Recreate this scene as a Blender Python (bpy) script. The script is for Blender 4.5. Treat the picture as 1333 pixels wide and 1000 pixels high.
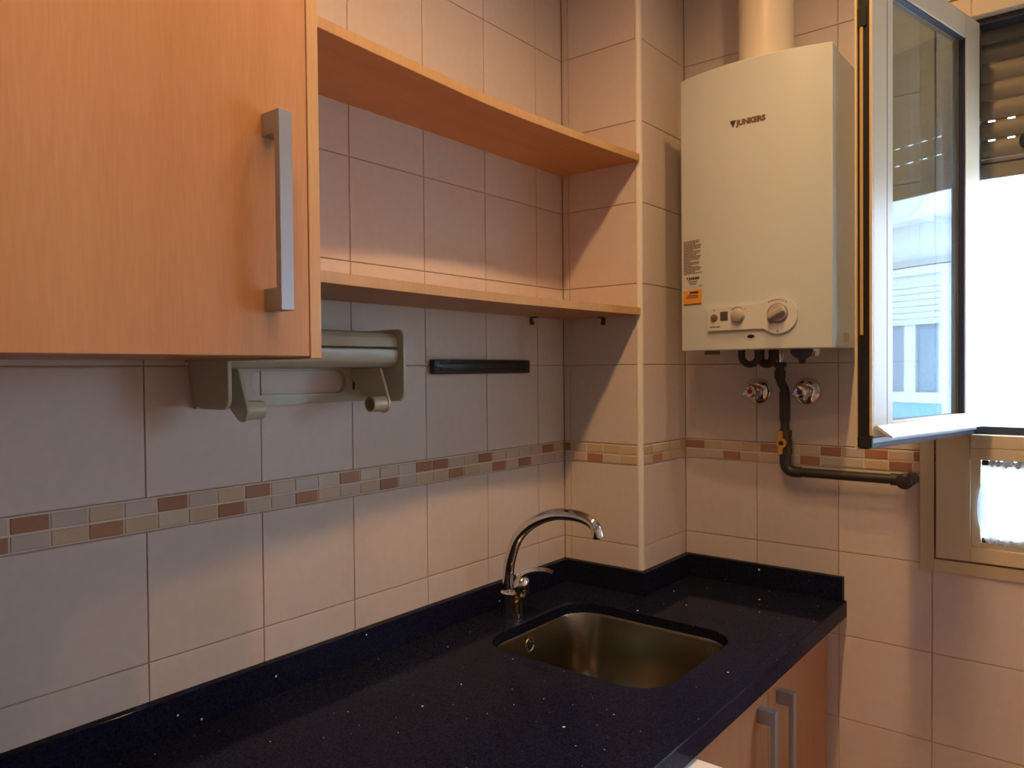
import bpy, bmesh, math, random
from mathutils import Vector, Matrix

# ---------------------------------------------------------------- reset
for o in list(bpy.data.objects):
    bpy.data.objects.remove(o, do_unlink=True)
scene = bpy.context.scene
col = scene.collection
random.seed(7)
Z0 = 1.218          # all heights below are measured from the lower edge of the mosaic band

# ---------------------------------------------------------------- camera
F_PX, CAM = 978.46, Vector((1.15615, -1.90135, 0.24257 + Z0))
YAW, PIT, ROL = -0.6784, -0.0181, 0.0092
fw = Vector((math.sin(YAW) * math.cos(PIT), math.cos(YAW) * math.cos(PIT), math.sin(PIT)))
rt = Vector((math.cos(YAW), -math.sin(YAW), 0))
up = rt.cross(fw)
rt2 = rt * math.cos(ROL) - up * math.sin(ROL)
up2 = rt * math.sin(ROL) + up * math.cos(ROL)
cam = bpy.data.cameras.new('camera')
cam.sensor_fit = 'HORIZONTAL'
cam.sensor_width = 36
cam.lens = F_PX * 36 / 1333
cam.clip_start = 0.02
camo = bpy.data.objects.new('camera', cam)
col.objects.link(camo)
camo.matrix_world = Matrix(((rt2.x, up2.x, -fw.x, CAM.x), (rt2.y, up2.y, -fw.y, CAM.y),
                            (rt2.z, up2.z, -fw.z, CAM.z), (0, 0, 0, 1)))
scene.camera = camo

# ---------------------------------------------------------------- sky, lamp, exposure
SKY = 16.5
LAMP_COL = (1.0, 0.575, 0.235)
LAMP_X, LAMP_Z = 0.79, 1.53          # spot bar on the ceiling, parallel to the worktop; last spot added as fill
LAMP_YS = (-0.64, -1.02, -1.40, -1.78)
LAMP_W = 25.0
world = bpy.data.worlds.new('overcast_sky')
scene.world = world
world.use_nodes = True
bgn = world.node_tree.nodes['Background']
bgn.inputs[0].default_value = (0.57, 0.765, 1.06, 1)
bgn.inputs[1].default_value = SKY
vs = scene.view_settings
vs.view_transform = 'Standard'
vs.look = 'None'
vs.exposure = 0.0
vs.gamma = 1.0
vs.use_curve_mapping = False


# ---------------------------------------------------------------- materials
def mat(name, color, rough=0.5, metal=0.0, spec=0.5, coat=0.0):
    m = bpy.data.materials.new(name)
    m.use_nodes = True
    b = m.node_tree.nodes['Principled BSDF']
    b.inputs['Base Color'].default_value = (*color, 1)
    b.inputs['Roughness'].default_value = rough
    b.inputs['Metallic'].default_value = metal
    b.inputs['Specular IOR Level'].default_value = spec
    b.inputs['Coat Weight'].default_value = coat
    return m


def nodes(m):
    return m.node_tree.nodes, m.node_tree.links, m.node_tree.nodes['Principled BSDF']


def add_bump(m, scale, strength, dist=0.001):
    n, l, b = nodes(m)
    tc = n.new('ShaderNodeTexCoord')
    t = n.new('ShaderNodeTexNoise')
    t.inputs['Scale'].default_value = scale
    t.inputs['Detail'].default_value = 3
    bp = n.new('ShaderNodeBump')
    bp.inputs['Strength'].default_value = strength
    bp.inputs['Distance'].default_value = dist
    l.new(tc.outputs['Object'], t.inputs['Vector'])
    l.new(t.outputs['Fac'], bp.inputs['Height'])
    l.new(bp.outputs['Normal'], b.inputs['Normal'])


def varied(name, color, amount=0.06, rough=0.4, spec=0.5, noise=None):
    """a colour that differs a little from piece to piece"""
    m = mat(name, color, rough, 0, spec)
    n, l, b = nodes(m)
    oi = n.new('ShaderNodeObjectInfo')
    mp = n.new('ShaderNodeMapRange')
    mp.inputs['To Min'].default_value = 1 - amount
    mp.inputs['To Max'].default_value = 1 + amount
    hsv = n.new('ShaderNodeHueSaturation')
    hsv.inputs['Color'].default_value = (*color, 1)
    l.new(oi.outputs['Random'], mp.inputs['Value'])
    l.new(mp.outputs['Result'], hsv.inputs['Value'])
    last = hsv.outputs['Color']
    if noise:
        tc = n.new('ShaderNodeTexCoord')
        t = n.new('ShaderNodeTexNoise')
        t.inputs['Scale'].default_value = noise
        t.inputs['Detail'].default_value = 4
        r = n.new('ShaderNodeMapRange')
        r.inputs['To Min'].default_value = 0.93
        r.inputs['To Max'].default_value = 1.05
        mx = n.new('ShaderNodeMix')
        mx.data_type = 'RGBA'
        mx.blend_type = 'MULTIPLY'
        mx.inputs['Factor'].default_value = 1
        l.new(tc.outputs['Object'], t.inputs['Vector'])
        l.new(t.outputs['Fac'], r.inputs['Value'])
        l.new(last, mx.inputs['A'])
        l.new(r.outputs['Result'], mx.inputs['B'])
        last = mx.outputs['Result']
    l.new(last, b.inputs['Base Color'])
    return m


def wood(name, c1, c2, axis, rough=0.42):
    """beech print: long soft figure and short pores, running along one axis"""
    m = mat(name, c1, rough, 0, 0.35)
    n, l, b = nodes(m)
    tc = n.new('ShaderNodeTexCoord')
    mp = n.new('ShaderNodeMapping')
    s = [9.0, 9.0, 9.0]
    s[axis] = 0.9
    mp.inputs['Scale'].default_value = s
    t1 = n.new('ShaderNodeTexNoise')
    t1.inputs['Scale'].default_value = 1.0
    t1.inputs['Detail'].default_value = 5
    t1.inputs['Distortion'].default_value = 0.6
    mp2 = n.new('ShaderNodeMapping')
    s2 = [260.0, 260.0, 260.0]
    s2[axis] = 22.0
    mp2.inputs['Scale'].default_value = s2
    t2 = n.new('ShaderNodeTexNoise')
    t2.inputs['Scale'].default_value = 1.0
    t2.inputs['Detail'].default_value = 2
    cr = n.new('ShaderNodeValToRGB')
    cr.color_ramp.elements[0].position = 0.34
    cr.color_ramp.elements[0].color = (*c2, 1)
    cr.color_ramp.elements[1].position = 0.68
    cr.color_ramp.elements[1].color = (*c1, 1)
    r = n.new('ShaderNodeMapRange')
    r.inputs['From Min'].default_value = 0.3
    r.inputs['From Max'].default_value = 0.7
    r.inputs['To Min'].default_value = 0.93
    r.inputs['To Max'].default_value = 1.03
    mx = n.new('ShaderNodeMix')
    mx.data_type = 'RGBA'
    mx.blend_type = 'MULTIPLY'
    mx.inputs['Factor'].default_value = 1
    for a in (mp, mp2):
        l.new(tc.outputs['Object'], a.inputs['Vector'])
    l.new(mp.outputs['Vector'], t1.inputs['Vector'])
    l.new(mp2.outputs['Vector'], t2.inputs['Vector'])
    l.new(t1.outputs['Fac'], cr.inputs['Fac'])
    l.new(t2.outputs['Fac'], r.inputs['Value'])
    l.new(cr.outputs['Color'], mx.inputs['A'])
    l.new(r.outputs['Result'], mx.inputs['B'])
    l.new(mx.outputs['Result'], b.inputs['Base Color'])
    return m


def quartz(name):
    """dark blue quartz with scattered bright mirror chips"""
    m = mat(name, (0.012, 0.012, 0.035), 0.09, 0, 0.06)
    n, l, b = nodes(m)
    b.inputs['IOR'].default_value = 1.3
    tc = n.new('ShaderNodeTexCoord')
    base = None
    masks = []
    for sc, th in ((26.0, 0.075), (75.0, 0.072)):
        v = n.new('ShaderNodeTexVoronoi')
        v.inputs['Scale'].default_value = sc
        l.new(tc.outputs['Object'], v.inputs['Vector'])
        sep = n.new('ShaderNodeSeparateColor')
        l.new(v.outputs['Color'], sep.inputs['Color'])
        p = n.new('ShaderNodeMath')
        p.operation = 'POWER'
        p.inputs[1].default_value = 3.0
        l.new(sep.outputs[0], p.inputs[0])
        q = n.new('ShaderNodeMath')
        q.operation = 'MULTIPLY'
        q.inputs[1].default_value = th
        l.new(p.outputs[0], q.inputs[0])
        c = n.new('ShaderNodeMath')
        c.operation = 'LESS_THAN'
        l.new(v.outputs['Distance'], c.inputs[0])
        l.new(q.outputs[0], c.inputs[1])
        masks.append(c)
    mxm = n.new('ShaderNodeMath')
    mxm.operation = 'MAXIMUM'
    l.new(masks[0].outputs[0], mxm.inputs[0])
    l.new(masks[1].outputs[0], mxm.inputs[1])
    t = n.new('ShaderNodeTexNoise')
    t.inputs['Scale'].default_value = 300
    t.inputs['Detail'].default_value = 2
    l.new(tc.outputs['Object'], t.inputs['Vector'])
    cr = n.new('ShaderNodeValToRGB')
    cr.color_ramp.elements[0].position = 0.35
    cr.color_ramp.elements[0].color = (0.006, 0.0072, 0.015, 1)
    cr.color_ramp.elements[1].position = 0.7
    cr.color_ramp.elements[1].color = (0.016, 0.020, 0.047, 1)
    l.new(t.outputs['Fac'], cr.inputs['Fac'])
    mx = n.new('ShaderNodeMix')
    mx.data_type = 'RGBA'
    l.new(mxm.outputs[0], mx.inputs['Factor'])
    l.new(cr.outputs['Color'], mx.inputs['A'])
    mx.inputs['B'].default_value = (0.9, 0.9, 0.92, 1)
    l.new(mx.outputs['Result'], b.inputs['Base Color'])
    return m


def glass_mat(name, streak=0.0, tint=(0.93, 0.96, 0.95)):
    """window glass: clear with a mirror reflection that grows towards grazing angles; optional pale upright streaks"""
    m = bpy.data.materials.new(name)
    m.use_nodes = True
    n, l = m.node_tree.nodes, m.node_tree.links
    n.clear()
    out = n.new('ShaderNodeOutputMaterial')
    geo = n.new('ShaderNodeNewGeometry')
    dot = n.new('ShaderNodeVectorMath')
    dot.operation = 'DOT_PRODUCT'
    l.new(geo.outputs['Normal'], dot.inputs[0])
    l.new(geo.outputs['Incoming'], dot.inputs[1])
    ab = n.new('ShaderNodeMath'); ab.operation = 'ABSOLUTE'
    l.new(dot.outputs['Value'], ab.inputs[0])
    om = n.new('ShaderNodeMath'); om.operation = 'SUBTRACT'
    om.inputs[0].default_value = 1
    l.new(ab.outputs[0], om.inputs[1])
    pw = n.new('ShaderNodeMath'); pw.operation = 'POWER'
    pw.inputs[1].default_value = 5
    l.new(om.outputs[0], pw.inputs[0])
    mr = n.new('ShaderNodeMapRange')
    mr.inputs['To Min'].default_value = 0.036
    mr.inputs['To Max'].default_value = 1.0
    l.new(pw.outputs[0], mr.inputs['Value'])
    tr = n.new('ShaderNodeBsdfTransparent')
    tr.inputs[0].default_value = (*tint, 1)
    gl = n.new('ShaderNodeBsdfGlossy')
    gl.inputs['Roughness'].default_value = 0.0
    mix = n.new('ShaderNodeMixShader')
    l.new(mr.outputs['Result'], mix.inputs[0])
    l.new(tr.outputs[0], mix.inputs[1])
    l.new(gl.outputs[0], mix.inputs[2])
    last = mix
    if streak:  # pale diffuse streaks, stretched upright
        tc = n.new('ShaderNodeTexCoord')
        mp = n.new('ShaderNodeMapping')
        mp.inputs['Scale'].default_value = (34, 34, 1.2)
        t = n.new('ShaderNodeTexNoise')
        t.inputs['Scale'].default_value = 1
        t.inputs['Detail'].default_value = 3
        r = n.new('ShaderNodeMapRange')
        r.inputs['From Min'].default_value = 0.45
        r.inputs['From Max'].default_value = 0.75
        r.inputs['To Min'].default_value = streak * 0.3
        r.inputs['To Max'].default_value = streak
        l.new(tc.outputs['Object'], mp.inputs['Vector'])
        l.new(mp.outputs['Vector'], t.inputs['Vector'])
        l.new(t.outputs['Fac'], r.inputs['Value'])
        df = n.new('ShaderNodeBsdfDiffuse')
        df.inputs[0].default_value = (0.8, 0.8, 0.78, 1)
        m2 = n.new('ShaderNodeMixShader')
        l.new(r.outputs['Result'], m2.inputs[0])
        l.new(mix.outputs[0], m2.inputs[1])
        l.new(df.outputs[0], m2.inputs[2])
        last = m2
    l.new(last.outputs[0], out.inputs['Surface'])
    return m


M = {}
M['tile'] = varied('cream_wall_tile', (0.69, 0.605, 0.56), 0.02, 0.38, 0.4, noise=55)
add_bump(M['tile'], 240, 0.12, 0.0006)
M['grout'] = mat('tile_grout', (0.42, 0.325, 0.255), 0.9)
M['mgrout'] = mat('mosaic_grout', (0.74, 0.66, 0.58), 0.7)
M['mB'] = varied('mosaic_terracotta', (0.40, 0.205, 0.125), 0.12, 0.2, 0.5)
M['mG'] = varied('mosaic_grey', (0.60, 0.515, 0.475), 0.06, 0.2, 0.5)
M['mT'] = varied('mosaic_tan', (0.60, 0.475, 0.325), 0.07, 0.2, 0.5)
M['mL'] = varied('mosaic_light_beige', (0.61, 0.53, 0.435), 0.06, 0.2, 0.5)
M['mP'] = varied('mosaic_pink_beige', (0.63, 0.49, 0.41), 0.06, 0.2, 0.5)
M['trimwhite'] = mat('white_corner_bead', (0.78, 0.74, 0.68), 0.35)
M['paint'] = mat('white_paint', (0.74, 0.71, 0.66), 0.8)
M['floor'] = mat('floor_tile', (0.55, 0.26, 0.13), 0.5)
M['wood_v'] = wood('beech_vertical', (0.54, 0.285, 0.138), (0.475, 0.228, 0.102), 2)
M['wood_h'] = wood('beech_along_shelf', (0.62, 0.32, 0.13), (0.53, 0.25, 0.09), 1)
M['wood_edge'] = wood('beech_edge_band', (0.60, 0.385, 0.205), (0.54, 0.33, 0.16), 2)
M['carcass'] = mat('white_carcass', (0.72, 0.70, 0.66), 0.5)
M['quartz'] = quartz('dark_blue_quartz')
M['chrome'] = mat('chrome', (0.75, 0.75, 0.76), 0.06, 1.0)
M['steel'] = mat('brushed_sink_steel', (0.30, 0.25, 0.18), 0.27, 1.0)
add_bump(M['steel'], 400, 0.05, 0.0004)
M['satin'] = mat('satin_aluminium', (0.38, 0.40, 0.44), 0.42, 0.6)
M['enamel'] = mat('white_enamel', (0.62, 0.675, 0.66), 0.33, 0, 0.45)
M['panel'] = mat('white_panel_plastic', (0.68, 0.70, 0.67), 0.4)
M['knob'] = mat('grey_knob_plastic', (0.47, 0.43, 0.385), 0.4)
M['knob_d'] = mat('dark_knob_plastic', (0.30, 0.26, 0.23), 0.4)
M['print'] = mat('dark_print', (0.055, 0.04, 0.04), 0.6)
M['print2'] = mat('brown_grey_print', (0.17, 0.11, 0.085), 0.6)
M['orange'] = mat('orange_sticker', (0.85, 0.36, 0.04), 0.5)
M['paper'] = mat('pale_sticker', (0.63, 0.675, 0.655), 0.45)
M['display'] = mat('dark_display', (0.09, 0.075, 0.075), 0.25)
M['flue'] = mat('cream_flue_paint', (0.74, 0.66, 0.54), 0.28, 0, 0.5)
M['gaspipe'] = mat('dark_painted_pipe', (0.035, 0.033, 0.036), 0.4)
M['brass'] = mat('brass', (0.72, 0.52, 0.22), 0.45, 0.5)
M['yellow'] = mat('yellow_lever', (0.62, 0.33, 0.05), 0.45)
M['hose'] = mat('grey_braided_hose', (0.055, 0.052, 0.052), 0.4, 0.4)
M['bluecap'] = mat('blue_plastic', (0.05, 0.06, 0.11), 0.3)
M['red'] = mat('red_mark', (0.5, 0.03, 0.03), 0.4)
M['blue'] = mat('blue_mark', (0.03, 0.06, 0.4), 0.4)
M['black'] = mat('black_plastic', (0.012, 0.012, 0.012), 0.35)
M['darkmetal'] = mat('dark_bracket_metal', (0.10, 0.075, 0.05), 0.4, 0.6)
M['beige'] = mat('beige_plastic', (0.50, 0.475, 0.375), 0.25, 0, 0.5)
M['beige_d'] = mat('dark_slot', (0.05, 0.045, 0.035), 0.6)
M['alu'] = mat('beige_lacquered_aluminium', (0.66, 0.56, 0.38), 0.38, 0, 0.45)
M['alu_lit'] = mat('beige_lacquer_lamplit', (0.74, 0.62, 0.39), 0.38)  # frame lacquer again, with lamplight on the free edge put into the colour
M['ledge'] = mat('off_white_drip_ledge', (0.60, 0.58, 0.51), 0.45)
M['alu_in'] = mat('dark_profile_and_shade', (0.03, 0.033, 0.06), 0.4)  # dark profiles, and the painted shade in the sash recess
M['gasket'] = mat('black_gasket', (0.008, 0.008, 0.01), 0.6)
M['slat'] = mat('brown_beige_slat', (0.21, 0.175, 0.12), 0.5)
M['glass'] = glass_mat('clear_window_glass')
M['glass_streaky'] = glass_mat('streaky_window_glass', 0.14, (0.64, 0.74, 0.71))
M['facade'] = mat('white_facade_render', (0.74, 0.75, 0.74), 0.9)
M['ext_white'] = mat('white_exterior_frame', (0.80, 0.82, 0.80), 0.5)
M['ext_grey'] = mat('grey_exterior_trim', (0.45, 0.45, 0.44), 0.6)
M['ext_pale'] = mat('pale_exterior_plastic', (0.70, 0.72, 0.72), 0.6)
M['ext_shutter'] = mat('cream_exterior_slat', (0.72, 0.73, 0.66), 0.6)
M['ext_glass'] = mat('dim_exterior_glass', (0.26, 0.34, 0.42), 0.08)
M['ext_blue'] = mat('pale_blue_panel', (0.26, 0.52, 0.72), 0.6)
M['ground'] = mat('patio_paving', (0.5, 0.48, 0.45), 0.9)
M['white_app'] = mat('white_appliance_enamel', (0.85, 0.84, 0.82), 0.3)
cur = bpy.data.materials.new('sheer_white_fabric')
cur.use_nodes = True
_n, _l = cur.node_tree.nodes, cur.node_tree.links
_n.clear()
_o = _n.new('ShaderNodeOutputMaterial')
_d = _n.new('ShaderNodeBsdfDiffuse'); _d.inputs[0].default_value = (0.80, 0.82, 0.83, 1)
_t = _n.new('ShaderNodeBsdfTranslucent'); _t.inputs[0].default_value = (0.50, 0.50, 0.50, 1)
_p = _n.new('ShaderNodeBsdfTransparent')
_m1 = _n.new('ShaderNodeMixShader'); _m1.inputs[0].default_value = 0.5
_m2 = _n.new('ShaderNodeMixShader'); _m2.inputs[0].default_value = 0.05
_l.new(_d.outputs[0], _m1.inputs[1]); _l.new(_t.outputs[0], _m1.inputs[2])
_l.new(_m1.outputs[0], _m2.inputs[1]); _l.new(_p.outputs[0], _m2.inputs[2])
_l.new(_m2.outputs[0], _o.inputs['Surface'])
M['curtain'] = cur
cur2 = cur.copy()
cur2.name = 'gathered_white_fabric'
for _q in cur2.node_tree.nodes:
    if _q.type == 'BSDF_TRANSLUCENT':
        _q.inputs[0].default_value = (0.72, 0.72, 0.72, 1)
M['curtain_pocket'] = cur2
M['bulb'] = mat('frosted_bulb', (0.9, 0.85, 0.75), 0.4)

# ---------------------------------------------------------------- helpers
WL = {}


def tag(o, label=None, cat=None, group=None, kind=None):
    if label: o['label'] = label
    if cat: o['category'] = cat
    if group: o['group'] = group
    if kind: o['kind'] = kind
    return o


def thing(name, loc, label, cat, group=None, kind=None):
    o = bpy.data.objects.new(name, None)
    o.empty_display_size = 0.05
    w = Vector((loc[0], loc[1], loc[2] + Z0))
    o.location = w
    WL[o.name] = w
    col.objects.link(o)
    return tag(o, label, cat, group, kind)


def obj(name, bm, m, parent=None, smooth=None, normals=True):
    """link a bmesh (heights from the mosaic) as one mesh object"""
    if normals:
        bmesh.ops.recalc_face_normals(bm, faces=bm.faces[:])
    if parent is not None:
        w = WL[parent.name]
        loc = None
    else:
        xs = [v.co for v in bm.verts]
        c = Vector((sum(v.x for v in xs) / len(xs), sum(v.y for v in xs) / len(xs), min(v.z for v in xs)))
        w = c + Vector((0, 0, Z0))
        loc = w
    for v in bm.verts:
        v.co = v.co + Vector((0, 0, Z0)) - w
    me = bpy.data.meshes.new(name)
    bm.to_mesh(me)
    bm.free()
    me.materials.append(M[m] if isinstance(m, str) else m)
    if smooth is not None:
        for p in me.polygons:
            p.use_smooth = True
        me.set_sharp_from_angle(angle=math.radians(smooth))
    o = bpy.data.objects.new(name, me)
    col.objects.link(o)
    if parent is not None:
        o.parent = parent
    else:
        o.location = loc
    WL[o.name] = w
    return o


def B():
    return bmesh.new()


def box(bm, x0, x1, y0, y1, z0, z1, bev=0.0, seg=1):
    g = bmesh.ops.create_cube(bm, size=1)
    vs_ = g['verts']
    for v in vs_:
        v.co = Vector(((x0 + x1) / 2 + v.co.x * (x1 - x0), (y0 + y1) / 2 + v.co.y * (y1 - y0),
                       (z0 + z1) / 2 + v.co.z * (z1 - z0)))
    if bev:
        es = list({e for v in vs_ for e in v.link_edges})
        bmesh.ops.bevel(bm, geom=es, offset=bev, segments=seg, affect='EDGES', profile=0.5)
    return bm


def prism(bm, poly, axis, a0, a1):
    """extrude a 2-D outline along an axis; outline is (y,z), (x,z) or (x,y)"""
    def P(u, v, a):
        return ((a, u, v), (u, a, v), (u, v, a))[axis]
    lo = [bm.verts.new(P(u, v, a0)) for u, v in poly]
    hi = [bm.verts.new(P(u, v, a1)) for u, v in poly]
    n = len(poly)
    bm.faces.new(lo)
    bm.faces.new(hi[::-1])
    for i in range(n):
        bm.faces.new((lo[i], hi[i], hi[(i + 1) % n], lo[(i + 1) % n]))
    return bm


def rrect(u0, u1, v0, v1, r, seg=5):
    pts = []
    for cu, cv, a in ((u1 - r, v1 - r, 0), (u0 + r, v1 - r, 90), (u0 + r, v0 + r, 180), (u1 - r, v0 + r, 270)):
        for k in range(seg + 1):
            t = math.radians(a + 90 * k / seg)
            pts.append((cu + r * math.cos(t), cv + r * math.sin(t)))
    return pts


def frame_of(d):
    d = d.normalized()
    a = Vector((0, 0, 1)) if abs(d.z) < 0.9 else Vector((1, 0, 0))
    u = d.cross(a).normalized()
    return u, d.cross(u).normalized()


def tube(bm, pts, rad, seg=14, caps=True):
    pts = [Vector(p) for p in pts]
    n = len(pts)
    rads = rad if isinstance(rad, (list, tuple)) else [rad] * n
    rings = []
    u = None
    for i, p in enumerate(pts):
        d = (pts[min(i + 1, n - 1)] - pts[max(i - 1, 0)])
        if d.length < 1e-9:
            d = pts[i] - pts[i - 2] if i > 1 else Vector((0, 0, 1))
        d.normalize()
        if u is None:
            u, v = frame_of(d)
        else:
            u = (u - d * u.dot(d)).normalized()
            v = d.cross(u)
        rings.append([bm.verts.new(p + (u * math.cos(2 * math.pi * k / seg) + v * math.sin(2 * math.pi * k / seg)) * rads[i])
                      for k in range(seg)])
    for a, b in zip(rings, rings[1:]):
        for k in range(seg):
            bm.faces.new((a[k], a[(k + 1) % seg], b[(k + 1) % seg], b[k]))
    if caps:
        bm.faces.new(rings[0][::-1])
        bm.faces.new(rings[-1])
    return bm


def lathe(bm, origin, axis, prof, seg=24):
    """prof: list of (distance along axis, radius)"""
    o = Vector(origin)
    d = Vector(axis).normalized()
    u, v = frame_of(d)
    rings = []
    for h, r in prof:
        rings.append([bm.verts.new(o + d * h + (u * math.cos(2 * math.pi * k / seg) + v * math.sin(2 * math.pi * k / seg)) * max(r, 1e-5))
                      for k in range(seg)])
    for a, b in zip(rings, rings[1:]):
        for k in range(seg):
            bm.faces.new((a[k], a[(k + 1) % seg], b[(k + 1) % seg], b[k]))
    bm.faces.new(rings[0][::-1])
    bm.faces.new(rings[-1])
    return bm


def smooth_path(ctrl, per=6):
    """Catmull-Rom through control points"""
    c = [Vector(p) for p in ctrl]
    c = [c[0] * 2 - c[1]] + c + [c[-1] * 2 - c[-2]]
    out = []
    for i in range(1, len(c) - 2):
        p0, p1, p2, p3 = c[i - 1:i + 3]
        for k in range(per):
            t = k / per
            out.append(0.5 * ((2 * p1) + (p2 - p0) * t + (2 * p0 - 5 * p1 + 4 * p2 - p3) * t * t + (3 * p1 - p0 - 3 * p2 + p3) * t ** 3))
    out.append(c[-2])
    return out


def text_bm(body, size, width=None, bold=0.0, depth=0.0004):
    cu = bpy.data.curves.new('text', 'FONT')
    cu.body = body
    cu.size = size
    cu.offset = bold
    cu.extrude = depth
    cu.align_x = 'LEFT'
    cu.resolution_u = 2
    o = bpy.data.objects.new('text', cu)
    col.objects.link(o)
    dg = bpy.context.evaluated_depsgraph_get()
    me = bpy.data.meshes.new_from_object(o.evaluated_get(dg))
    bm = bmesh.new()
    bm.from_mesh(me)
    bpy.data.objects.remove(o, do_unlink=True)
    bpy.data.curves.remove(cu)
    bpy.data.meshes.remove(me)
    x0 = min(v.co.x for v in bm.verts)
    x1 = max(v.co.x for v in bm.verts)
    s = (width / (x1 - x0)) if width else 1
    for v in bm.verts:
        v.co.x = (v.co.x - x0) * s
    return bm


# ================================================================ THE ROOM
W, H, MB = 0.2, 0.20188, 0.0524      # tile pitch, row pitch, mosaic band height
CEIL = 1.60
FLOOR = -Z0
CX, CY = 0.2338, 0.2455              # the boxed column in the corner
RX, RY = 2.05, -3.6                  # far sides of the room
G = 0.003                            # tiles stand this far proud of the grout bed
# window opening
WX0, WX1, WZ0, WZ1 = 0.842, 1.895, -0.183, 1.035

wall_left = tag(obj('wall_left', box(B(), -0.15, -G, RY, 0.2, FLOOR, CEIL), 'grout'),
                'cream tiled wall behind the worktop', kind='structure')
bm = B()
box(bm, -0.15, CX - G, -CY + G, 0.2, FLOOR, CEIL)
column = tag(obj('wall_column', bm, 'grout'), 'cream tiled column boxed into the corner', kind='structure')
bm = B()
box(bm, CX - G, WX0, G, 0.2, FLOOR, CEIL)
box(bm, WX1, RX + 0.15, G, 0.2, FLOOR, CEIL)
box(bm, WX0, WX1, G, 0.2, FLOOR, WZ0)
box(bm, WX0, WX1, G, 0.2, WZ1, CEIL)
wall_back = tag(obj('wall_back', bm, 'grout'), 'cream tiled wall with water heater and window', kind='structure')
tag(obj('wall_right', box(B(), RX, RX + 0.15, RY, G, FLOOR, CEIL), 'paint'), kind='structure')
tag(obj('wall_rear', box(B(), -0.15, RX + 0.15, RY - 0.15, RY, FLOOR, CEIL), 'paint'), kind='structure')
tag(obj('floor', box(B(), -0.15, RX + 0.15, RY - 0.15, 0.2, FLOOR - 0.1, FLOOR), 'floor'), kind='structure')
tag(obj('ceiling', box(B(), -0.15, RX + 0.15, RY - 0.15, 0.2, CEIL, CEIL + 0.1), 'paint'), kind='structure')

# ---- tiles: one shared mesh per size, each tile an object of its own
TM = {}


def tile_mesh(w, h, m, d=G, bev=0.0011):
    k = (round(w, 4), round(h, 4), m, d)
    if k not in TM:
        bm = bmesh.new()
        b = bev
        o = [(-w / 2, -h / 2), (w / 2, -h / 2), (w / 2, h / 2), (-w / 2, h / 2)]
        i = [(-w / 2 + b, -h / 2 + b), (w / 2 - b, -h / 2 + b), (w / 2 - b, h / 2 - b), (-w / 2 + b, h / 2 - b)]
        lo = [bm.verts.new((x, 0, z)) for x, z in o]
        md = [bm.verts.new((x, -d + b * 0.6, z)) for x, z in o]
        hi = [bm.verts.new((x, -d, z)) for x, z in i]
        for a, c in ((lo, md), (md, hi)):
            for q in range(4):
                bm.faces.new((a[q], a[(q + 1) % 4], c[(q + 1) % 4], c[q]))
        bm.faces.new(hi)
        bm.faces.new(lo[::-1])
        bmesh.ops.recalc_face_normals(bm, faces=bm.faces[:])
        me = bpy.data.meshes.new('tile')
        bm.to_mesh(me)
        bm.free()
        me.materials.append(M[m])
        TM[k] = me
    return TM[k]


def lay(name, parent, facing, u0, u1, z0, z1, m='tile', gap=0.0019, d=G):
    """facing 'x': on the plane x=plane, u is y;  facing 'y': u is x"""
    kind, plane = facing
    gap_ = gap
    me = tile_mesh(u1 - u0 - gap_, z1 - z0 - gap_, m, d)
    o = bpy.data.objects.new(name, me)
    zc = (z0 + z1) / 2 + Z0
    uc = (u0 + u1) / 2
    if kind == 'x':
        w = Vector((plane - G, uc, zc))
        o.rotation_euler = (0, 0, math.pi / 2)
    else:
        w = Vector((uc, plane + G, zc))
    o.location = w - WL[parent.name]
    o.parent = parent
    col.objects.link(o)
    return o


def rows():
    r = []
    for k in range(-6, 0):
        r.append((k * H, (k + 1) * H))
    for k in range(7):
        r.append((MB + k * H, MB + (k + 1) * H))
    r.append((MB + 7 * H, CEIL))
    return r


R_ = rows()
YL = -6.8061 * W
ys = [YL + W * k for k in range(-4, 6)] + [-CY]
for y0, y1 in zip(ys, ys[1:]):
    for z0, z1 in R_:
        if z1 < -0.25:
            continue
        lay('tile', wall_left, ('x', 0), y0, y1, z0, z1)
for z0, z1 in R_:
    if z1 < -0.25:
        continue
    lay('tile', column, ('y', -CY), 0.0, 0.0205, z0, z1)
    lay('tile', column, ('y', -CY), 0.0205, 0.2225, z0, z1)
    lay('tile', column, ('x', CX), -CY + 0.011, -0.034, z0, z1)
    lay('tile', column, ('x', CX), -0.034, 0.0, z0, z1)
xs = [CX] + [2.1616 * W + W * k for k in range(0, 9)]
for x0, x1 in zip(xs, xs[1:]):
    for z0, z1 in R_:
        if x1 > WX0 and x0 < WX1 - 0.05 and z1 > WZ0 + 0.01 and z0 < WZ1:
            continue
        if x1 > RX:
            continue
        lay('tile', wall_back, ('y', 0), x0, x1, z0, z1)

# ---- mosaic band (each tessera a piece)
top = 'LBGTGBGTBLGLBLTGBBLTBPTLPBT'
bot = 'BGTBTLTBLGBTLTBLTTBTPBPBLGP'
mz = ((MB / 2 + 0.0004, MB - 0.002), (0.002, MB / 2 - 0.0004))


def band(parent, facing, edges, tops, bots, lo, hi):
    kind, plane = facing
    bm = B()
    if kind == 'x':
        box(bm, plane - G, plane - 0.0012, lo, hi, 0.0012, MB - 0.0012)
    else:
        box(bm, lo, hi, plane + 0.0012, plane + G, 0.0012, MB - 0.0012)
    obj('mosaic_bed', bm, 'mgrout', parent)
    for row, seq in ((0, tops), (1, bots)):
        for (a, b), c in zip(zip(edges, edges[1:]), seq):
            lay('mosaic_tile', parent, facing, a, b, mz[row][0], mz[row][1], 'm' + c, gap=0.0028, d=G + 0.0006)


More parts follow.
